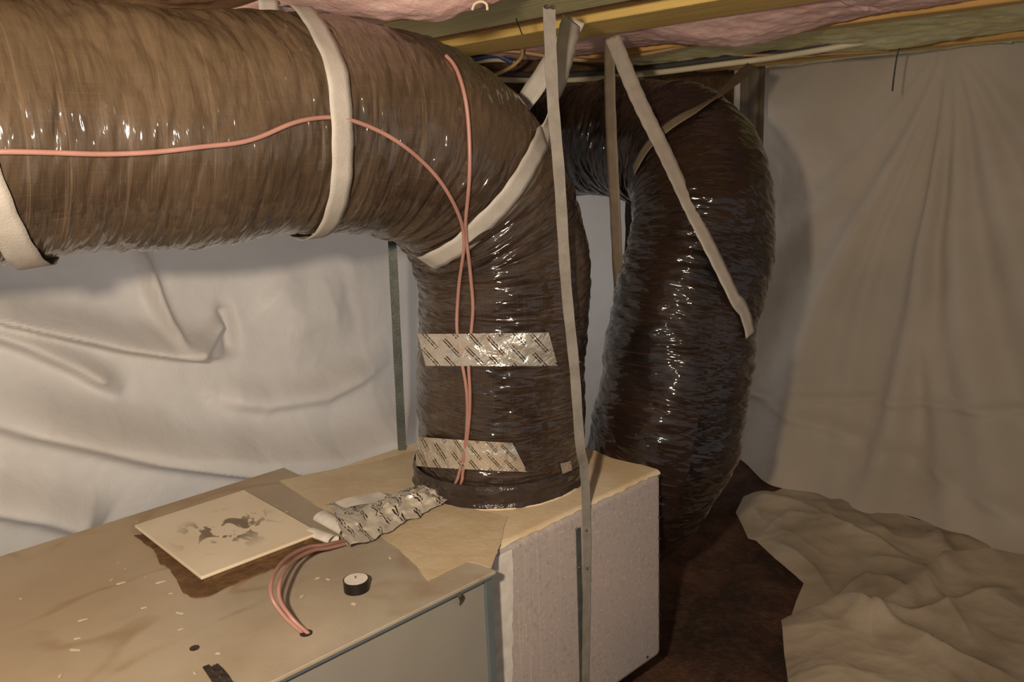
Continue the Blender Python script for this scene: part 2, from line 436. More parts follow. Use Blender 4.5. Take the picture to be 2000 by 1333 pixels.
# ------------------------------------------------------------------ plastic sheets on the walls
def seg_d(p, a, b):
    ab = b-a; t = max(0, min(1, (p-a).dot(ab)/ab.length_squared)); c = a+ab*t
    d = (p-c).length; s = ab.x*(p-a).y-ab.y*(p-a).x
    return d if s > 0 else -d, t
def fold(p, pl, w, h, asym=0.0):
    best = None
    n = len(pl)-1
    for k in range(n):
        d, t = seg_d(p, pl[k], pl[k+1])
        if best is None or abs(d) < abs(best[0]): best = (d, (k+t)/n)
    d, t = best
    fade = min(1, 6*t+.3 if t < .2 else 1) * min(1, 5*(1-t)+.0)
    ww = w*(asym if (asym and d < 0) else 1)
    return h*fade*math.exp(-abs(d)/ww) if asym < 0 else 2.5*h*fade*math.exp(-(d/ww)**2)
def P2(lst, Y=2.2): return [Vector((onY(x, y, Y).x, onY(x, y, Y).z)) for x, y in lst]
F_back = [
    (P2([(290, 480), (322, 580), (360, 692)]), .016, .022, 1.0),
    (P2([(360, 692), (410, 665), (455, 622)]), .018, .018, 1.0),
    (P2([(-60, 612), (100, 650), (240, 682), (360, 698), (450, 700)]), .055, .040, .18),
    (P2([(455, 600), (462, 650), (466, 705)]), .02, -.014, 1.0),
    (P2([(-60, 640), (60, 680), (160, 725), (245, 775)]), .035, .030, .35),
    (P2([(-60, 812), (120, 852), (300, 893), (480, 915), (640, 905), (800, 850), (900, 800)]), .085, .050, .25),
    (P2([(430, 780), (520, 790), (640, 770), (780, 700)]), .05, .018, .5),
    (P2([(-60, 985), (80, 1010), (200, 1045)]), .07, .035, .3),
    (P2([(540, 560), (600, 620), (700, 590)]), .08, .014, 1.0),
]
def back_sheet(u, v):
    X = -.9+3.9*u; z = .08+1.76*v
    p = Vector((X, z))
    y = 2.30 - .09*math.exp(-((z-.72)/.4)**2)*(1 if X < 1.5 else math.exp(-((X-1.5)/.5)**2))
    y += .13*max(0, min(1, (X-1.45)/.5))
    y -= .0*z
    for pl, wd, h, asym in F_back: y -= fold(p, pl, wd, h, asym)
    y -= .022*fbm(X*1.3, z*1.6, 7, 3) + .004*fbm(X*6, z*7, 2, 3)
    y = min(y, 2.50)
    if X < 1.75: y = max(y, 2.10)
    return Vector((X, y, z))
bm = bmesh.new(); grid(bm, 420, 230, back_sheet)
s = obj('plastic_sheet', bm, M_SHEETL, smooth=True)
tag(s, 'milky plastic sheet draped in swags over the back wall behind the furnace', 'plastic sheet')

apex = Vector((1.36, 1.86))
def right_sheet(u, v):
    y = -.9+3.32*u; z = .02+1.80*v
    X = 3.72 - .34*(1-v)**2 - .14*max(0, 1-v*4)**2*max(0, min(1, (2.1-y)/.6))
    dz = apex.y-z; k = (y-apex.x)/max(.08, dz); amp = min(1, dz/.5)
    d = 0
    for k0, wd, h in ((0.0, .045, .045), (.27, .10, .055), (-.26, .09, .055), (-.50, .12, .06), (.62, .16, .03), (-.85, .2, .05), (-.13, .04, .02), (.12, .04, .016)):
        d += h*math.exp(-((k-k0-.10*math.sin(dz*2)*(k0 != 0))/wd)**2)
    X -= amp*d*(.9+dz*.9)
    X -= .05*fbm(y*1.1, z*.9, 11, 3) + .004*fbm(y*5, z*5, 4, 3)
    # diagonal crease low down
    X -= .02*math.exp(-((z-.25-.16*(y-1.5))/.03)**2) + .015*math.exp(-((z-.45+.12*(y-1.0))/.02)**2)
    return Vector((min(X, 3.83), y, z))
bm = bmesh.new(); grid(bm, 260, 200, right_sheet)
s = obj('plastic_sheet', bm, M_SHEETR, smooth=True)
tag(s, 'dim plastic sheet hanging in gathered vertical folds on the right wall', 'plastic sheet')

# ------------------------------------------------------------------ furnace cabinet
ZT = .65
fur = thing('furnace_cabinet', 'horizontal grey furnace cabinet with dusty stained top and cream cover plate', 'furnace', (.2, 1.63, .12))
bm = newbox((-.75, 1.195, ZT-.006), (1.045, 2.07, ZT+.002), .0015, 1); obj('top_panel', bm, M_TOP, fur)
bm = newbox((-.74, 1.21, .12), (1.035, 2.06, ZT-.006), .003, 1); obj('cabinet_body', bm, M_SIDE, fur)
bm = bmesh.new(); box(bm, (-.75, 1.197, ZT-.012), (1.045, 1.2105, ZT-.006), .0008, 1); obj('top_lip', bm, M_TRIM, fur)
bm = newbox((1.022, 1.203, .12), (1.040, 1.2105, ZT-.012), .001, 1); obj('corner_trim', bm, M_TRIM, fur)
# cover plate on wet gasket
bm = newbox((.597, 1.590, ZT+.016), (.872, 1.955, ZT+.024), .003, 2); obj('cover_plate', bm, M_PLATE, fur)
bm = newbox((.606, 1.598, ZT+.002), (.866, 1.948, ZT+.016), .002, 1); obj('gasket', bm, M_RUST, fur)
bm = bmesh.new()
c = Vector((.70, 1.70, 0)); vs = []
pts = [(262,1048),(300,1075),(312,1100),(330,1112),(345,1135),(360,1160),(385,1170),(415,1163),(445,1148),(520,1118),(600,1088),(640,1068),(560,1040),(400,1040)]
pw = spline([onz(x, y, ZT+.0024) for x, y in pts]+[onz(*pts[0], ZT+.0024)], 90)[:-1]
vs = [bm.verts.new(p+Vector((.004*noise.noise(p*60), .004*noise.noise(p*60+Vector((5,0,0))), 0))) for p in pw]
f = bm.faces.new(vs); ext = bmesh.ops.extrude_face_region(bm, geom=[f])
for g in ext['geom']:
    if isinstance(g, bmesh.types.BMVert): g.co.z += .003
bmesh.ops.recalc_face_normals(bm, faces=bm.faces)
o = obj('gasket', bm, M_RUST, fur)
# grommet and wire hole as solid dark discs, the hole's shade put into colour
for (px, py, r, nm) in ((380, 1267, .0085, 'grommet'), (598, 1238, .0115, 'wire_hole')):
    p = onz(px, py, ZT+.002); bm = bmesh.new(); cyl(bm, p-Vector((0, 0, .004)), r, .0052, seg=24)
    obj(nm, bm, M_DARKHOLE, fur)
bm = bmesh.new()
q = [onz(x, y, ZT+.002) for x, y in ((396,1306),(408,1301),(414,1306),(425,1299),(436,1309),(447,1322),(458,1340),(474,1362),(440,1370),(424,1350),(412,1330))]
vs = [bm.verts.new(p+Vector((0, 0, .0008))) for p in q]; f = bm.faces.new(vs)
for g in bmesh.ops.extrude_face_region(bm, geom=[f])['geom']:
    if isinstance(g, bmesh.types.BMVert): g.co.z += .002
bmesh.ops.recalc_face_normals(bm, faces=bm.faces)
for k in range(9):
    p = q[1].lerp(q[7], .10+k*.10)+Vector((random.Random(k).uniform(-.006, .006), random.Random(k+9).uniform(-.006, .006), .002)); bmesh.ops.create_icosphere(bm, subdivisions=1, radius=.004, matrix=Matrix.Translation(p))
obj('knockout_plug', bm, M_DARKHOLE, fur)
# small bent clip under the lip
p = onY(890, 1165, 1.205)
bm = bmesh.new(); ribbon(bm, [p+Vector((.0, .004, .012)), p+Vector((.0, -.008, .008)), p+Vector((.006, -.010, -.004)), p+Vector((.012, .0, -.022))], [Vector((0, -1, .2))]*4, .010, .0012)
obj('clip', bm, M_SCREW, fur)

# ------------------------------------------------------------------ plenum box
ple = thing('plenum_box', 'speckled foil faced plenum box at the end of the furnace under the duct', 'duct box', (1.38, 1.61, .10))
PX0, PX1, PY0, PY1, PZ0 = 1.046, 1.712, 1.272, 1.955, .10
bm = newbox((PX0, PY0, PZ0), (PX1, PY1, ZT-.001), .022, 5)
obj('body', bm, M_PLEN, ple, True)
o = bpy.context.scene.objects['body'] if 'body' in bpy.context.scene.objects else None
# dusty top skin with a soft rolled front edge
bm = bmesh.new()
def topskin(u, v):
    X = PX0+.004+(PX1-PX0-.010)*u
    t = v*1.06
    if t < .06:
        a = (.06-t)/.06
        jag = .5+.5*fbm(X*25, 1, 4, 3)
        ang = a*1.2*(.55+.5*jag)
        return Vector((X, PY0+.016-.0172*math.sin(ang), ZT-.017+.0172*math.cos(ang)+.0004))
    return Vector((X, PY0+.016+(PY1-PY0-.02)*(t-.06), ZT+.0006))
grid(bm, 100, 120, topskin); obj('top_skin', bm, M_PTOP, ple, True)
# pale sealing tape wrapped down the corner beside the furnace
bm = bmesh.new()
def wtape(u, v):
    wv = .118-.0*v
    z = ZT+.001-.55*v
    edge = 1.162 - (.030*max(0, (v-.15))/.85) + .006*fbm(z*30, 2, 0, 4)*(1 if v > .3 else .3)
    X = 1.048 + (edge-1.048)*u
    t = max(0, 1-v*18)
    y = PY0-.0012 + .016*t*t
    return Vector((X, y, z if v > .0 else ZT+.0012))
grid(bm, 12, 90, wtape); obj('corner_tape', bm, M_WHITE, ple, True)
# tape across the joint on the top
def patch(name, pts, m, parent, z, th=.0012, jag=.003):
    bm = bmesh.new(); P = []
    W = [onz(x, y, z) for x, y in pts]
    for a, c in zip(W, W[1:]+W[:1]):
        n = max(2, int((c-a).length/.012))
        for k in range(n):
            q = a.lerp(c, k/n); P.append(q+Vector((jag*noise.noise(q*50), jag*noise.noise(q*50+Vector((9, 3, 1))), 0)))
    f = bm.faces.new([bm.verts.new(p) for p in P])
    for g in bmesh.ops.extrude_face_region(bm, geom=[f])['geom']:
        if isinstance(g, bmesh.types.BMVert): g.co.z += th
    bmesh.ops.recalc_face_normals(bm, faces=bm.faces)
    return obj(name, bm, m, parent)
patch('joint_tape', [(545, 940), (640, 920), (740, 900), (810, 882), (822, 960), (880, 985), (990, 1010), (978, 1060), (960, 1110), (912, 1098), (835, 1136), (812, 1105), (770, 1066), (700, 1020), (650, 1008)], M_MAST, ple, ZT+.0022)
# screws down the right edge of the front face
for z in (.615, .575, .535, .495, .455, .415, .375, .335, .295, .255, .215):
    pass
for px, py in ((1289,930),(1289,970),(1290,1010),(1290,1051),(1290,1084),(1291,1123),(1292,1162),(1293,1200),(1296,1238),(1264,1284)):
    p = onY(px, py, PY0); p.x = min(p.x, PX1-.014) if px > 1280 else p.x
    bm = bmesh.new(); cyl(bm, (p.x, PY0+.001, p.z), .0035, .003, Vector((0, -1, 0)), 10); obj('screw', bm, M_SCREWD, ple)

# ------------------------------------------------------------------ flexible ducts
def duct(path, rad, nl, nc, seed, amp=1.0, ref=Vector((0, 0, 1)), pinch=()):
    P = spline(path, nl); T, NN = frames(P, ref)
    L = [0]
    for a, c in zip(P, P[1:]): L.append(L[-1]+(c-a).length)
    R = []
    for i in range(nl):
        t = i/(nl-1)*(len(rad)-1); k = min(int(t), len(rad)-2); t -= k; R.append(rad[k]*(1-t)+rad[k+1]*t)
    bm = bmesh.new(); uvl = bm.loops.layers.uv.verify(); rings = []
    for i in range(nl):
        bt = T[i].cross(NN[i]); ring = []
        c0 = P[max(0, i-8)]; c1 = P[min(nl-1, i+8)]
        K = (T[min(nl-1, i+8)]-T[max(0, i-8)])/max(1e-6, (c1-c0).length)
        for k in range(nc):
            a = 2*math.pi*k/nc; d = NN[i]*math.cos(a)+bt*math.sin(a)
            s = L[i]
            tw = s + .02*math.sin(a*2+seed) + .012*noise.noise(Vector((math.cos(a)*1.5, math.sin(a)*1.5, s*3+seed)))
            ins = max(0, K.dot(d))*.21       # inside of the bend: pleats gather
            q1 = noise.noise(Vector((tw*26+seed, d.x*1.3, d.y*1.3+d.z*1.7)))
            q2 = noise.noise(Vector((tw*62+seed, d.x*2.6+4, d.y*2.6+d.z*3)))
            q3 = noise.noise(Vector((tw*130+seed, d.x*6+4, d.y*6+d.z*7)))
            q4 = noise.noise(Vector((s*7+seed, d.x*1.1+8, d.y*1.1+d.z*1.5)))
            dr = amp*(-.0085*(1-abs(q1)*2)*(.6+1.6*ins)*.8 - .0032*abs(q2)*(1+ins) + .0008*q3 + .010*q4)
            for ps, pw, pd in pinch: dr -= pd*math.exp(-((s-ps*L[-1])/pw)**2)
            end = min(1, s/.05, (L[-1]-s)/.05)
            ring.append(bm.verts.new(P[i]+d*(R[i]+dr*end)))
        rings.append(ring)
    for i in range(nl-1):
        for k in range(nc):
            f = bm.faces.new((rings[i][k], rings[i][(k+1) % nc], rings[i+1][(k+1) % nc], rings[i+1][k]))
            r = R[i]*2*math.pi/nc
            for l, uv in zip(f.loops, ((L[i], k*r), (L[i], (k+1)*r), (L[i+1], (k+1)*r), (L[i+1], k*r))): l[uvl].uv = uv
    bmesh.ops.recalc_face_normals(bm, faces=bm.faces)
    tree = BVHTree.FromBMesh(bm)
    return bm, tree, P, T, R
path1 = [(-.55, 1.52, 1.57), (-.1, 1.515, 1.565), (.43, 1.51, 1.555), (.67, 1.50, 1.548), (.89, 1.50, 1.55), (1.10, 1.495, 1.525), (1.26, 1.505, 1.44), (1.365, 1.51, 1.31), (1.395, 1.515, 1.15), (1.39, 1.53, .95), (1.40, 1.555, .78), (1.405, 1.575, .652)]
bm, BV1, DP1, DT1, DR1 = duct(path1, [.198, .200, .202, .206, .212, .216, .214, .216], 820, 220, 3.3, 1.0)
d1 = thing('flexible_duct', 'large brown shiny insulated duct bending down onto the plenum box', 'duct', (1.405, 1.575, ZT))
obj('jacket', bm, M_DUCT1, d1, True)
path2 = [(2.30, 2.40, 1.50), (2.30, 2.22, 1.505), (2.29, 2.0, 1.51), (2.27, 1.78, 1.50), (2.22, 1.57, 1.45), (2.13, 1.44, 1.33), (2.06, 1.405, 1.16), (1.98, 1.40, .98), (1.925, 1.395, .80), (1.90, 1.42, .62), (1.93, 1.55, .42), (1.95, 1.75, .26)]
bm, BV2, DP2, DT2, DR2 = duct(path2, [.19, .195, .20, .205, .21, .212, .212, .21, .20], 620, 180, 9.7, 1.15, Vector((0, 0, 1)))
d2 = thing('flexible_duct', 'nearly black insulated duct curving down behind the plenum box near the corner', 'duct', (1.95, 1.75, .05))
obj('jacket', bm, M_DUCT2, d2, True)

def surf(px, py, tree=None, off=.004, near=False):
    best = None
    for t in ([tree] if tree else [BV1, BV2]):
        d = ray(px, py).normalized()
        h = t.ray_cast(CAM, d)
        if h[0] is not None and (best is None or h[3] < best[2]):
            n = h[1] if h[1].dot(d) < 0 else -h[1]
            best = (h[0], n, h[3])
    if best is None and tree and near:
        h = tree.find_nearest(atd(px, py, 2.1)); best = (h[0], h[1], (h[0]-CAM).length)
    return best
def smoothn(ns):
    for _ in range(3): ns = [(ns[max(0, i-1)]+ns[i]*2+ns[min(len(ns)-1, i+1)]).normalized() for i in range(len(ns))]
    return ns
def axis_n(p, P):       # outward direction from the duct's centre line
    c = min(P, key=lambda q: (q-p).length_squared); return (p-c).normalized()

# foil tape wrapped on the big duct
def strip_on(px_rows, tree, P, parent, name, m, off=.0088, nx=60, ny=8):
    (l0, r0), (l1, r1) = px_rows     # top-left, top-right / bottom-left, bottom-right
    bm = bmesh.new()
    def fn(u, v):
        a = Vector(l0).lerp(Vector(r0), u); c = Vector(l1).lerp(Vector(r1), u); q = a.lerp(c, v)
        h = surf(q.x, q.y, tree, near=True); p = h[0]; n = axis_n(p, P)
        ctr = min(P, key=lambda z: (z-p).length_squared)
        rr = .206
        return ctr + (p-ctr).normalized()*max((p-ctr).length*.35+rr*.65, (p-ctr).length)+n*off
    grid(bm, nx, ny, fn)
    uvl = bm.loops.layers.uv.verify()
    Wd = .36; Hd = .085
    for f in bm.faces:
        for l in f.loops: l[uvl].uv = (l[uvl].uv.x*Wd, l[uvl].uv.y*Hd)
    o = obj(name, bm, m, parent, True)
    return o
strip_on((((822, 652), (1068, 648)), ((838, 714), (1085, 713))), BV1, DP1, d1, 'foil_tape', M_FOIL)
strip_on((((820, 852), (1000, 862)), ((818, 910), (1028, 919))), BV1, DP1, d1, 'foil_tape', M_FOIL)
strip_on((((1092, 905), (1112, 900)), ((1096, 925), (1115, 918))), BV1, DP1, d1, 'foil_scrap', M_FOIL, .004, 6, 4)
# taped collar at the foot of the duct
bm = bmesh.new(); uvl = bm.loops.layers.uv.verify()
c = Vector((1.411, 1.581, 0)); nc = 120; rings = []
for j in range(14):
    z = ZT+.001+.062*j/13
    ring = []
    for k in range(nc):
        a = 2*math.pi*k/nc
        r = .2245+.0035*fbm(math.cos(a)*5, math.sin(a)*5, z*60)+(.006 if j < 2 else 0)-(.005 if j > 11 else 0)
        ring.append(bm.verts.new((c.x-.018*j/13*.6+math.cos(a)*r, c.y-.012*j/13+math.sin(a)*r, z)))
    rings.append(ring)
for i in range(13):
    for k in range(nc):
        f = bm.faces.new((rings[i][k], rings[i][(k+1) % nc], rings[i+1][(k+1) % nc], rings[i+1][k]))
        for l, uv in zip(f.loops, ((i*.005, k*.011), (i*.005, (k+1)*.011), ((i+1)*.005, (k+1)*.011), ((i+1)*.005, k*.011))): l[uvl].uv = uv
M_COLL = plain('dark_glossy_tape', srgb(52, 42, 38), .18, .2, srgb(74, 62, 56), 14, .7, 30)
obj('collar', bm, M_COLL, d1, True)
# ring of sealant round the foot
bm = bmesh.new(); tube(bm, [(c.x+math.cos(a)*.229, c.y+math.sin(a)*.229, ZT+.001) for a in [2*math.pi*k/40 for k in range(41)]], .0035, 8, 160)
for v in bm.verts: v.co += Vector((.003, .003, .0015))*noise.noise(v.co*60)
obj('sealant_bead', bm, M_PTOP, ple, True)

# ------------------------------------------------------------------ straps
def hug(ctr, d, tree, off=.010):
    h = tree.ray_cast(ctr+d*.6, -d)
    return (h[0] if h[0] is not None else ctr+d*.21)+d*off
def sling(px, py, label, mat_, P, T, tree, width=.042, a0=-165, a1=165, top=CZ, kb=0, kz=0):
    """a band hanging from the ceiling under the duct at the spot seen at px,py"""
    h = surf(px, py, tree); i = min(range(len(P)), key=lambda k: (P[k]-h[0]).length_squared)
    ctr, t = P[i], T[i]; t = Vector((t.x, t.y, 0)).normalized() if abs(t.z) < .5 else t
    up = Vector((0, 0, 1)); sd = t.cross(up).normalized()
    pts = []; ns = []; sh = []
    for k in range(61):
        a = math.radians(a0+(a1-a0)*k/60)
        d = (-up*math.cos(a)+sd*math.sin(a)).normalized()
        c2 = ctr+t*((d.y+1)*.21*kb-d.z*.21*kz)
        pts.append(hug(c2, d, tree)-(c2-ctr)); ns.append(d); sh.append(c2-ctr)
    rr = [(p-ctr).length for p in pts]
    for _ in range(2): rr = [max(rr[j], (rr[max(0, j-1)]+rr[min(60, j+1)])/2) for j in range(61)]
    pts = [ctr+n*r+q for n, r, q in zip(ns, rr, sh)]
    pts = [Vector((pts[0].x, pts[0].y, top))]+pts
    ns = [ns[0]]+ns
    bm = bmesh.new(); ribbon(bm, pts, ns, width, .0016, 150)
    o = obj('hanging_strap', bm, mat_, None, True); tag(o, label, 'strap'); return o
sling(662, 240, 'white webbing strap hanging under the big brown duct, crossed by the salmon wire', M_WEB, DP1, DT1, BV1, .043, -150, 178, CZ, .2, 0)
sling(-70, 240, 'white webbing strap around the big brown duct at the left edge of the photo', M_WEB, DP1, DT1, BV1, .043, -150, 178, CZ, .44, .08)

def run(pxs, tree, P, off=.004, step=1):
    pts = []; ns = []
    for x, y in pxs:
        h = surf(x, y, tree)
        if h is None: continue
        n = axis_n(h[0], P); pts.append(h[0]+n*off); ns.append(n)
    return pts, smoothn(ns)
def dense(pxs, n=14):
    q = spline([(x, y, 0) for x, y in pxs], n); return [(p.x, p.y) for p in q]

# diagonal sling in the crook of the elbow
pts, ns = run(dense([(835, 512), (862, 498), (900, 475), (940, 436), (985, 390), (1020, 340), (1050, 285), (1070, 235)], 30), BV1, DP1, .006)
topp = atd(1116, 40, 1.95)
pts = pts+[atd(1092, 150, 1.84), topp]; ns = ns+[(-FWD+RIGHT*.35).normalized(), (-FWD+RIGHT*.5).normalized()]
bm = bmesh.new(); ribbon(bm, pts, ns, .050, .0016, 120)
r2 = [atd(1003, 226, 2.03), atd(1034, 186, 2.02), atd(1072, 130, 2.0), atd(1105, 80, 1.98), atd(1124, 38, 1.965)]
ribbon(bm, r2, [(-FWD-RIGHT*.3).normalized()]*5, .048, .0016, 30)
s = obj('hanging_strap', bm, M_WEB, None, True); tag(s, 'white webbing strap slung diagonally through the elbow of the big brown duct', 'strap')

# long thin metal hanger in front of everything, down to the plenum
YH = PY0-.008
a = onY(1072, 14, YH); kk = [(1072, 14), (1080, 200), (1092, 340), (1106, 560), (1122, 720), (1133, 870)]
pts = [onY(x, y, YH-.012) for x, y in kk]; pts[0].z = min(pts[0].z, CZ-.002)
pts += [onY(1141, 915, YH), onY(1145, 1000, PY0-.003), onY(1146, 1120, PY0-.003), onY(1143, 1400, PY0-.003)]
nn = [Vector((-.45, -1, 0)).normalized()]*6+[Vector((0, -1, 0))]*4
hang = thing('metal_hanger', 'long thin grey metal hanger strap screwed to the plenum front', 'hanger', pts[-1])
bm = bmesh.new(); ribbon(bm, pts, nn, .026, .0016, 120); obj('strap', bm, M_HANGER, hang)
bx = onY(1130, 1040, PY0).x
bm = newbox((bx-.010, PY0-.0025, PZ0), (bx+.006, PY0+.0005, onY(1134, 1030, PY0).z), .0005, 1); obj('flange', bm, M_ROD, hang)
for px, py in ((1127, 1034), (1145, 1037), (1131, 1109), (1146, 1111)):
    p = onY(px, py, PY0-.004); bm = bmesh.new(); bmesh.ops.create_uvsphere(bm, u_segments=12, v_segments=8, radius=.0036, matrix=Matrix.Translation(p)); obj('screw', bm, M_SCREW, hang, True)
p = onY(1072, 14, YH-.018)
for dx in (-.010, .008):
    bm = bmesh.new(); cyl(bm, (p.x+dx, p.y, min(p.z, CZ-.01)), .004, .006, Vector((-.3, -1, 0)).normalized(), 10); obj('screw', bm, M_SCREW, hang)

# back hanger rod at the rear edge of the plenum
q0 = onY(766, 470, 1.93); q1 = onY(785, 872, 1.93)
d = (q0-q1).normalized(); q2 = q1+d*((CZ-.0-q1.z)/d.z); q1 = Vector((q1.x, 1.93, ZT))
bm = bmesh.new(); ribbon(bm, [q2, q0, q1.lerp(q0, .5), q1], [Vector((-.6, -1, 0)).normalized()]*4, .024, .003, 40)
s = obj('metal_hanger', bm, M_ROD); tag(s, 'green grey metal hanger standing behind the plenum against the back sheet', 'hanger')

# slings on the dark duct
P0 = onz(1185, 76, CZ-.004)
def clamp_line(pxs, d0, d1, tree, off=.006, prev=None):
    out = []; n = len(pxs)
    for i, (x, y) in enumerate(pxs):
        t = d0+(d1-d0)*i/(n-1); h = surf(x, y, tree)
        if h is not None:
            th = (h[0]-CAM).dot(FWD)-off; t = min(t, th) 
        out.append(t)
    # smooth, staying in front
    return [CAM+ray(x, y)*t for (x, y), t in zip(pxs, out)]
line = dense([(1196, 72), (1245, 190), (1300, 302), (1350, 410), (1400, 510), (1438, 588)], 26)
tt = 2.16
pts = [CAM+ray(x, y)*(2.28-(2.28-2.14)*min(1, i/12)) for i, (x, y) in enumerate(line)]
pts = []
for i, (x, y) in enumerate(line):
    t = 2.40-.23*i/25; h = surf(x, y, BV2)
    pts.append(CAM+ray(x, y)*t)
hend, hn = run([(1448, 604), (1457, 630), (1462, 655)], BV2, DP2, .006)
ds = [(p-CAM).dot(FWD) for p in hend]
if ds:
    for i in range(26):
        x, y = line[i]; t = 2.40+(ds[0]-2.40)*i/25; h = surf(x, y, BV2)
        if h is not None: t = min(t, (h[0]-CAM).dot(FWD)-.008)
        pts[i] = t
    for _ in range(8): pts = [min(pts[i], (pts[max(0, i-1)]+pts[min(25, i+1)])/2) if 0 < i < 25 else pts[i] for i in range(26)]
    for _ in range(12): pts = [(pts[i-1]+2*pts[i]+pts[i+1])/4 if 0 < i < 25 else pts[i] for i in range(26)]
    pts = [q-.006 for q in pts]
    pts = [CAM+ray(x, y)*t for (x, y), t in zip(line, pts)]
nn = [(-FWD-RIGHT*.1).normalized()]*26
vt = thing('hanging_strap', 'long grey strap forming an inverted V over the dark duct', 'strap', pts[0])
bm = bmesh.new(); ribbon(bm, pts+hend, nn+hn, .043, .0016, 150); obj('front_run', bm, M_WEBD, vt, True)
# the far side of the same sling, going up behind the duct
rear = [pts[0]+Vector((.0, .01, 0)), atd(1192, 200, 2.46), atd(1200, 380, 2.50), atd(1210, 570, 2.58), atd(1225, 640, 2.66)]
bm = bmesh.new(); ribbon(bm, rear, [(-FWD-RIGHT*.75).normalized()]*5, .036, .0016, 60); obj('rear_run', bm, M_WEBDIM, vt, True)
pts, ns = run(dense([(1436, 165), (1400, 190), (1360, 216), (1320, 240), (1292, 262), (1262, 295), (1240, 335)], 20), BV2, DP2, .006)
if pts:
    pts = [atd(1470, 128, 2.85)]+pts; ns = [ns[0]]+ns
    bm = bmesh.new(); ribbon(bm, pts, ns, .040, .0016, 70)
    s = obj('hanging_strap', bm, M_WEBDIM, None, True); tag(s, 'dim tan strap wrapped over the top bend of the dark duct', 'strap')

# ------------------------------------------------------------------ salmon wires
W1 = [(-40,297),(0,295),(100,297),(200,300),(300,296),(400,285),(470,278),(520,262),(560,243),(600,233),(650,229),(690,237),(750,262),(800,295),(850,342),(885,395),(905,445),(907,480),(900,540),(896,600),(895,650),(905,710),(914,760),(915,810),(912,860),(905,905),(893,940)]
W2 = [(868,112),(884,128),(898,165),(908,210),(913,270),(914,340),(910,400),(907,440),(913,480),(921,540),(926,600),(922,650),(917,710),(920,760),(919,810),(914,860),(909,905),(903,940)]
def wire(pxs, label, ground, off=.0045):
    pts = []
    for x, y in dense(pxs, len(pxs)*3):
        h = surf(x, y, BV1)
        if h: pts.append(h[0]+axis_n(h[0], DP1)*off)
    for _ in range(2): pts = [pts[0]]+[pts[i]*.5+(pts[i-1]+pts[i+1])*.25+axis_n(pts[i], DP1)*.0006 for i in range(1, len(pts)-1)]+[pts[-1]]
    pts += ground
    bm = bmesh.new(); tube(bm, pts, .0041, 8, 420)
    o = obj('control_wire', bm, M_WIRE, None, True); return tag(o, label, 'wire')
g1 = [onz(870, 972, ZT+.006), onz(780, 1010, ZT+.006), onz(690, 1050, ZT+.008), onz(640, 1064, ZT+.030), onz(600, 1070, ZT+.05), onz(562, 1090, ZT+.07), onz(534, 1125, ZT+.085), onz(530, 1165, ZT+.07), onz(556, 1205, ZT+.035), onz(592, 1238, ZT+.0)]
g2 = [onz(885, 974, ZT+.006), onz(795, 1014, ZT+.006), onz(700, 1054, ZT+.008), onz(645, 1070, ZT+.024), onz(610, 1076, ZT+.042), onz(574, 1096, ZT+.06), onz(549, 1130, ZT+.075), onz(546, 1170, ZT+.055), onz(570, 1208, ZT+.03), onz(604, 1240, ZT+.0)]
wire(W1, 'salmon wire running along the big duct from the left edge, then down its front', g1)
wire(W2, 'salmon wire coming over the top of the duct elbow, then down its front', g2)

# ------------------------------------------------------------------ small things on the furnace top
# crumpled printed foil patch over the wires
cl = [(900, 968), (845, 1002), (790, 1034), (730, 1062), (668, 1088)]
fp = thing('foil_tape_patch', 'crumpled printed foil tape holding the wires down on the furnace top', 'tape', onz(760, 1040, ZT))
bm = bmesh.new()
TL, TR, BL, BR = Vector((640, 1010)), Vector((870, 950)), Vector((680, 1095)), Vector((905, 972))
def fpatch(u, v):
    q = TL.lerp(TR, u).lerp(BL.lerp(BR, u), v)
    ln = .018*math.exp(-((v-.42)/.3)**2)
    h = .013+ln+.012*abs(fbm(u*5, v*3, 5, 3))*(.5+.5*math.sin(math.pi*v)) + (.018*max(0, .22-u)/.22)
    if u > .85: h *= (1-u)/.15*.8+.2
    q = q + Vector((6*fbm(u*9, v*9, 1, 2), 6*fbm(u*9, v*9, 8, 2)))
    return onz(q.x, q.y, ZT) + Vector((0, 0, h))
grid(bm, 70, 26, fpatch)
uvl = bm.loops.layers.uv.verify()
for f in bm.faces:
    for l in f.loops: l[uvl].uv = (l[uvl].uv.x*.40, l[uvl].uv.y*.10)
obj('foil', bm, M_FOILP, fp, True)
# curl of white backing paper at its left end
for (cx0, cy0, cx1, cy1, r) in ((628, 1010, 680, 1038, .018), (606, 1040, 652, 1056, .013)):
    a = onz(cx0, cy0, ZT+.016); b2 = onz(cx1, cy1, ZT+.016); bm = bmesh.new()
    ax = (b2-a).normalized(); up = Vector((0, 0, 1)); sd = ax.cross(up)
    def roll(u, v, a=a, b2=b2, sd=sd, up=up, r=r):
        t = u*5.2; rr = r*(1-.10*u); return a.lerp(b2, v)+(sd*math.cos(t)*1.25+up*math.sin(t)*.8)*rr
    grid(bm, 36, 8, roll); obj('backing_paper', bm, M_WHITE, fp, True)
bm = bmesh.new()
def strip(u, v):
    q = Vector((648, 1008)).lerp(Vector((742, 980)), u).lerp(Vector((655, 1024)).lerp(Vector((772, 996)), u), v); return onz(q.x, q.y, ZT)+Vector((0, 0, .030+.004*math.sin(u*5)))
grid(bm, 20, 5, strip); obj('backing_paper', bm, M_WHITE, fp, True)

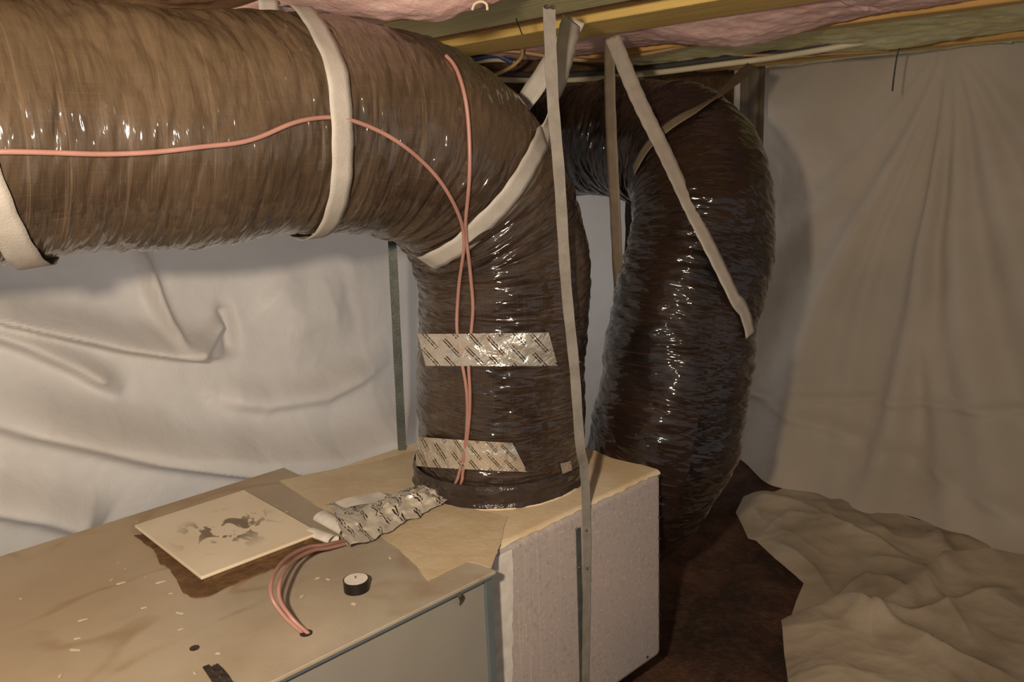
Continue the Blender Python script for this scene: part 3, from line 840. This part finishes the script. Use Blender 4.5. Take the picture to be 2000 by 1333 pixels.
tr = thing('tape_roll', 'small black and white roll of tape standing on the furnace top', 'tape roll', onz(697, 1152, ZT+.002))
c = onz(697, 1152, ZT+.002)
bm = bmesh.new(); cyl(bm, c, .0255, .023, seg=48)
top = [f for f in bm.faces if len(f.verts) > 10 and f.calc_center_median().z > c.z+.01][0]
bmesh.ops.inset_region(bm, faces=[top], thickness=.0022)
for v in top.verts: v.co.z -= .0006
obj('tape_side', bm, M_BLACK, tr)
bm = bmesh.new(); cyl(bm, c+Vector((0, 0, .0226)), .0232, .0010, seg=48); obj('tape_face', bm, M_WHITE, tr)
bm = bmesh.new(); bmesh.ops.create_cone(bm, cap_ends=True, segments=10, radius1=.002, radius2=.001, depth=.006, matrix=Matrix.Translation(c+Vector((.001, .003, .025)))); obj('tab', bm, M_SCREW, tr)

# pale shreds scattered on the top
R = random.Random(4)
spots = [(232,1100),(245,1112),(235,1140),(218,1133),(285,1128),(312,1138),(333,1160),(350,1198),(352,1230),(425,1277),(380,1315),(280,1188),(160,1212),(150,1248),(40,1170),(118,1320),(620,1130),(640,1132),(528,1150),(590,1165),(762,1090),(690,1180),(560,1000),(745,898),(268,1020),(145,1270)]
proto = None
for i, (x, y) in enumerate(spots):
    p = onz(x, y, ZT+.0035)
    if proto is None:
        bm = bmesh.new(); bmesh.ops.create_icosphere(bm, subdivisions=2, radius=.0035)
        for v in bm.verts: v.co = Vector((v.co.x*2.0, v.co.y*.8, v.co.z*.42))*(1+.5*noise.noise(v.co*400))
        proto = obj('insulation_shred', bm, M_FLAKE); o = proto
    else:
        o = proto.copy(); COL.objects.link(o)
    o.location = p; o.rotation_euler = (0, 0, R.uniform(0, 3.1)); k = R.uniform(.6, 1.25); o.scale = (k*R.uniform(.7, 1.6), k, k)
    tag(o, 'tiny pale shred of debris lying on the dusty furnace top', 'debris', 'pale shreds on the furnace top')

# ------------------------------------------------------------------ ceiling: joists, batts, cables
def joist(x0, x1, m, label, z0=CZ, z1=CZ+.2):
    bm = newbox((x0, -.9, z0), (x1, 2.30, z1), .003, 1)
    for v in bm.verts: pass
    o = obj('ceiling_joist', bm, m); tag(o, label, 'joist'); return o
joist(1.30, 1.56, M_WOODG, 'green stained wooden joist behind the pink batt, long hanger fixed to it')
joist(1.74, 1.98, M_WOODY, 'yellow wooden joist that the white straps hang from')
joist(2.46, 2.53, M_WOODO, 'orange brown wooden joist above the cream cable')
bm = newbox((1.6, 2.30, CZ-.17), (3.66, 2.345, CZ+.2), .003, 1); o = obj('glow_block_board', bm, M_DECK); tag(o, 'added dark brown board blocking the sheet glow behind the top of the dark duct', 'board')  # board added to block the glowing sheet and keep this spot dark
joist(3.34, 3.42, M_WOODO, 'far orange wooden joist next to the right wall sheet', CZ-.01)
def batt(x0, x1, y0, y1, z, sag, m, label, seed, humps=()):
    bm = bmesh.new(); nx, ny = 60, 150
    def fn(u, v):
        X = x0+(x1-x0)*u; Y = y0+(y1-y0)*v
        e = (math.sin(math.pi*min(1, max(0, u))))**.5 if 0 < u < 1 else 0
        h = sag*e*(.7+.6*fbm(X*2.2, Y*2.2, seed, 3)) + .006*fbm(X*14, Y*14, seed, 3)*e
        for hx, hy, hr, hh in humps: h += hh*math.exp(-((X-hx)**2+(Y-hy)**2)/hr**2)*e
        return Vector((X, Y, z-h))
    grid(bm, nx, ny, fn)
    g = list(bm.faces)
    r = bmesh.ops.extrude_face_region(bm, geom=g)
    for q in r['geom']:
        if isinstance(q, bmesh.types.BMVert): q.co.z = z+.12
    bmesh.ops.recalc_face_normals(bm, faces=bm.faces)
    o = obj('insulation_batt', bm, m, None, True); return tag(o, label, 'insulation')
batt(1.98, 2.46, .2, 1.02, CZ+.02, .02, M_PINK, 'small pink fibreglass batt at the top edge right of centre', 12)
batt(.90, 1.30, .3, 2.28, CZ+.01, .03, M_PINK, 'pink fibreglass batt bulging down onto the big duct', 2, ((1.12, 1.38, .16, .045),))
batt(.30, .90, .3, 2.28, CZ+.01, .02, M_BROWNF, 'brownish fibreglass batt over the big duct at top left', 6)
batt(1.56, 1.74, .3, 2.28, CZ+.03, .015, M_BROWNF, 'brown fibreglass batt between the green and yellow joists', 4)
batt(1.98, 2.46, 1.02, 2.28, CZ+.02, .02, M_PINK, 'pink fibreglass batt sagging right of the inverted V strap', 8, ((2.25, 1.42, .22, .055),))
batt(2.53, 3.34, .2, 2.28, CZ+.015, .03, M_GREENF, 'yellow green fibreglass batt above the cream cable', 5, ((3.1, 1.25, .2, .03),))
batt(3.42, 3.66, .2, 2.28, CZ+.01, .02, M_GREENF, 'narrow yellow green batt beside the top of the right wall sheet', 15)

def cable(pxs, label, m, r, cat='cable', n=None, name='cable'):
    bm = bmesh.new(); tube(bm, [atd(x, y, min(t, 2.27/ray(x, y).y)) for x, y, t in pxs], r, 8, n or 90)
    o = obj(name, bm, m, None, True); return tag(o, label, cat)
cable([(940,152,3.5),(1020,157,3.45),(1120,156,3.4),(1200,150,3.3),(1300,140,3.2),(1400,127,3.1),(1500,114,3.0),(1600,98,2.9),(1700,80,2.83),(1745,73,2.8)], 'long cream cable stretched under the joists from centre to right', M_CABLE, .0105)
cable([(1795,69,2.95),(1850,74,3.0),(1910,77,3.05),(1975,80,3.1)], 'short cream cable end at the top right over the gathered sheet', M_CABLE, .0085)
cable([(950,144,3.55),(1040,147,3.52),(1120,146,3.45),(1200,139,3.35),(1300,129,3.25),(1400,116,3.15),(1500,104,3.05),(1600,88,2.95),(1690,78,2.9)], 'dark grey pipe lying just above the long cream cable', M_DARKP, .012, 'pipe', name='pipe')
cable([(830,112,2.9),(880,108,2.85),(940,99,2.8),(1000,100,2.8),(1065,109,2.8),(1140,118,2.82),(1200,116,2.85),(1300,98,2.85),(1350,88,2.8)], 'tan cable crossing behind the long metal hanger under the yellow joist', M_TAN, .0065)
cable([(1020,96,2.75),(1018,112,2.75),(1000,130,2.76),(970,145,2.8),(955,150,2.82)], 'short tan cable curling down above the duct elbow', M_TAN, .0065)
cable([(905,120,2.95),(935,115,2.95),(970,109,2.95),(1000,122,2.95)], 'blue cable glimpsed above the duct elbow', M_BLUE, .009)
cable([(900,128,3.0),(940,120,3.0),(980,118,3.0),(1010,124,3.0)], 'pale grey cable under the blue one above the duct elbow', M_CABLE, .007)
cable([(1120,110,3.1),(1200,112,3.1),(1290,100,3.1),(1420,84,3.1),(1560,96,3.1),(1600,100,3.1)], 'thin tan cable crossing the yellow green batt', M_TAN, .005)
cable([(1450,108,3.0),(1560,107,3.0),(1680,103,3.0),(1780,96,3.05),(1860,88,3.1)], 'thin tan cord hanging along the top edge of the right sheet', M_TAN, .005)
cable([(1760,80,3.02),(1752,110,3.04),(1746,150,3.06),(1743,178,3.07)], 'short black wire dangling in front of the right wall sheet', M_BLACK, .003, 'wire', name='loose_wire')
cable([(1008,36,1.95),(1014,52,1.95),(1020,68,1.95)], 'short black thread hanging across the yellow joist', M_BLACK, .0013, 'thread', name='loose_thread')
bm = bmesh.new(); tube(bm, [atd(922, 20, 1.55), atd(927, 8, 1.55), atd(939, 3, 1.55), atd(950, 8, 1.55), atd(952, 20, 1.55)], .0025, 8, 30)
s = obj('cable_staple', bm, M_FLAKE, None, True); tag(s, 'small horseshoe shaped staple at the top of the green joist', 'staple')
# post in the far corner
p = onX(1470, 150, 3.45)
bm = newbox((p.x-.03, p.y-.045, 1.35), (p.x+.03, p.y+.045, CZ), .004, 1)
s = obj('wooden_post', bm, wood('grey_wood', srgb(120, 104, 84), srgb(92, 80, 66), 'Z')); tag(s, 'short grey wooden post up in the far corner behind the dark duct', 'post')

# ------------------------------------------------------------------ crumpled plastic on the floor
def crumple(x, y, s):
    v = 0
    for k, (f, a) in enumerate(((2.4, 1.0), (5.2, .45), (11, .14), (24, .04))):
        n = noise.noise(Vector((x*f+s, y*f-s, k*3.1))); v += a*(1-abs(n)*2.4)
    return v
def lerp_tab(tab, y):
    if y <= tab[0][0]: return tab[0][1]
    for (a, b1), (c2, d2) in zip(tab, tab[1:]):
        if y <= c2: return b1+(d2-b1)*(y-a)/(c2-a)
    return tab[-1][1]
LT = [(925,1555),(945,1545),(962,1500),(968,1452),(1000,1437),(1022,1450),(1050,1462),(1052,1475),(1090,1515),(1135,1570),(1170,1555),(1200,1545),(1206,1526),(1250,1532),(1333,1550),(1450,1590)]
RT = [(925,1565),(960,1590),(990,1700),(1025,1850),(1050,2050),(1100,2400),(1450,2400)]
def pfold(x, y, lst):
    h = 0; p = Vector((x, y))
    for pl, wd, hh, asym in lst:
        best = None; n = len(pl)-1
        for k in range(n):
            d, t = seg_d(p, Vector(pl[k]), Vector(pl[k+1]))
            if best is None or abs(d) < abs(best[0]): best = (d, (k+t)/n)
        d, t = best
        h += hh*min(1, 5*t+.1)*min(1, 5*(1-t)+.1)*math.exp(-abs(d)/(wd*(asym if d < 0 else 1)))
    return h
FF1 = [([(1462,1052),(1540,1018),(1620,1030),(1700,1062),(1790,1100)], 34, .035, .25),
       ([(1500,1055),(1560,1090),(1590,1110),(1630,1165)], 26, .030, .3),
       ([(1630,1165),(1690,1130),(1740,1150),(1800,1180)], 24, .030, .3),
       ([(1650,1000),(1700,1020),(1740,1060)], 20, .02, .5),
       ([(1690,1095),(1760,1105),(1830,1140)], 20, .022, .4),
       ([(1470,975),(1520,985),(1600,1010),(1650,1040)], 26, .022, .4),
       ([(1820,1035),(1850,1085),(1870,1120)], 20, .035, .5)]
FF2 = [([(1640,1190),(1720,1225),(1820,1275),(2000,1340)], 28, .028, .3),
       ([(1700,1225),(1800,1215),(1900,1180),(2000,1165)], 26, .022, .4),
       ([(1800,1150),(1850,1200),(1900,1260)], 26, .018, .5)]
def fsheet(u, v):
    y = 925+(1450-925)*v**1.15; xl = lerp_tab(LT, y); xr = lerp_tab(RT, y); x = xl+(xr-xl)*u
    p = onz(x, y, .02); e = min(1, u*9)*min(1, v*8+.25)
    p.z = .010+.020*max(0, crumple(p.x, p.y, 3.3))*(.25+.75*e)+pfold(x, y, FF1)*e
    return p
bm = bmesh.new(); grid(bm, 240, 240, fsheet)
s = obj('floor_sheet', bm, M_SHEETF, smooth=True); tag(s, 'crumpled milky plastic sheet heaped on the dark floor below the right wall', 'plastic sheet')
def fsheet2(u, v):
    top = [(1500,1222),(1526,1206),(1600,1200),(1640,1188),(1700,1222),(1745,1200),(1790,1158),(1840,1115),(1900,1108),(2000,1118),(2400,1130)]
    x = 1526+(2350-1526)*u+30*v*(1-u); yt = lerp_tab(top, x)
    y = yt+(1460-yt)*v
    p = onz(x, y, .05)
    p.z = .050+.018*max(0, crumple(p.x, p.y, 8.1))+pfold(x, y, FF2)*min(1, u*8) + .05*math.exp(-(v/.10)**2)*(.3+.7*min(1, u*6))
    p.z -= .04*max(0, 1-u*12)
    return p
bm = bmesh.new(); grid(bm, 240, 160, fsheet2)
s = obj('floor_sheet', bm, M_SHEETF, smooth=True); tag(s, 'upper fold of loose plastic sheeting lying nearest the camera at lower right', 'plastic sheet')
# torn strip at the foot of the corner
bm = bmesh.new()
ribbon(bm, [onz(1440, 828, .06), onz(1475, 852, .05), onz(1515, 885, .05), onz(1548, 920, .06)], [Vector((-.4, -.5, .8))]*4, .06, .002, 40, .008)
s = obj('sheet_strip', bm, M_SHEETF, None, True); tag(s, 'torn plastic strip on the floor at the foot of the far corner', 'plastic strip')
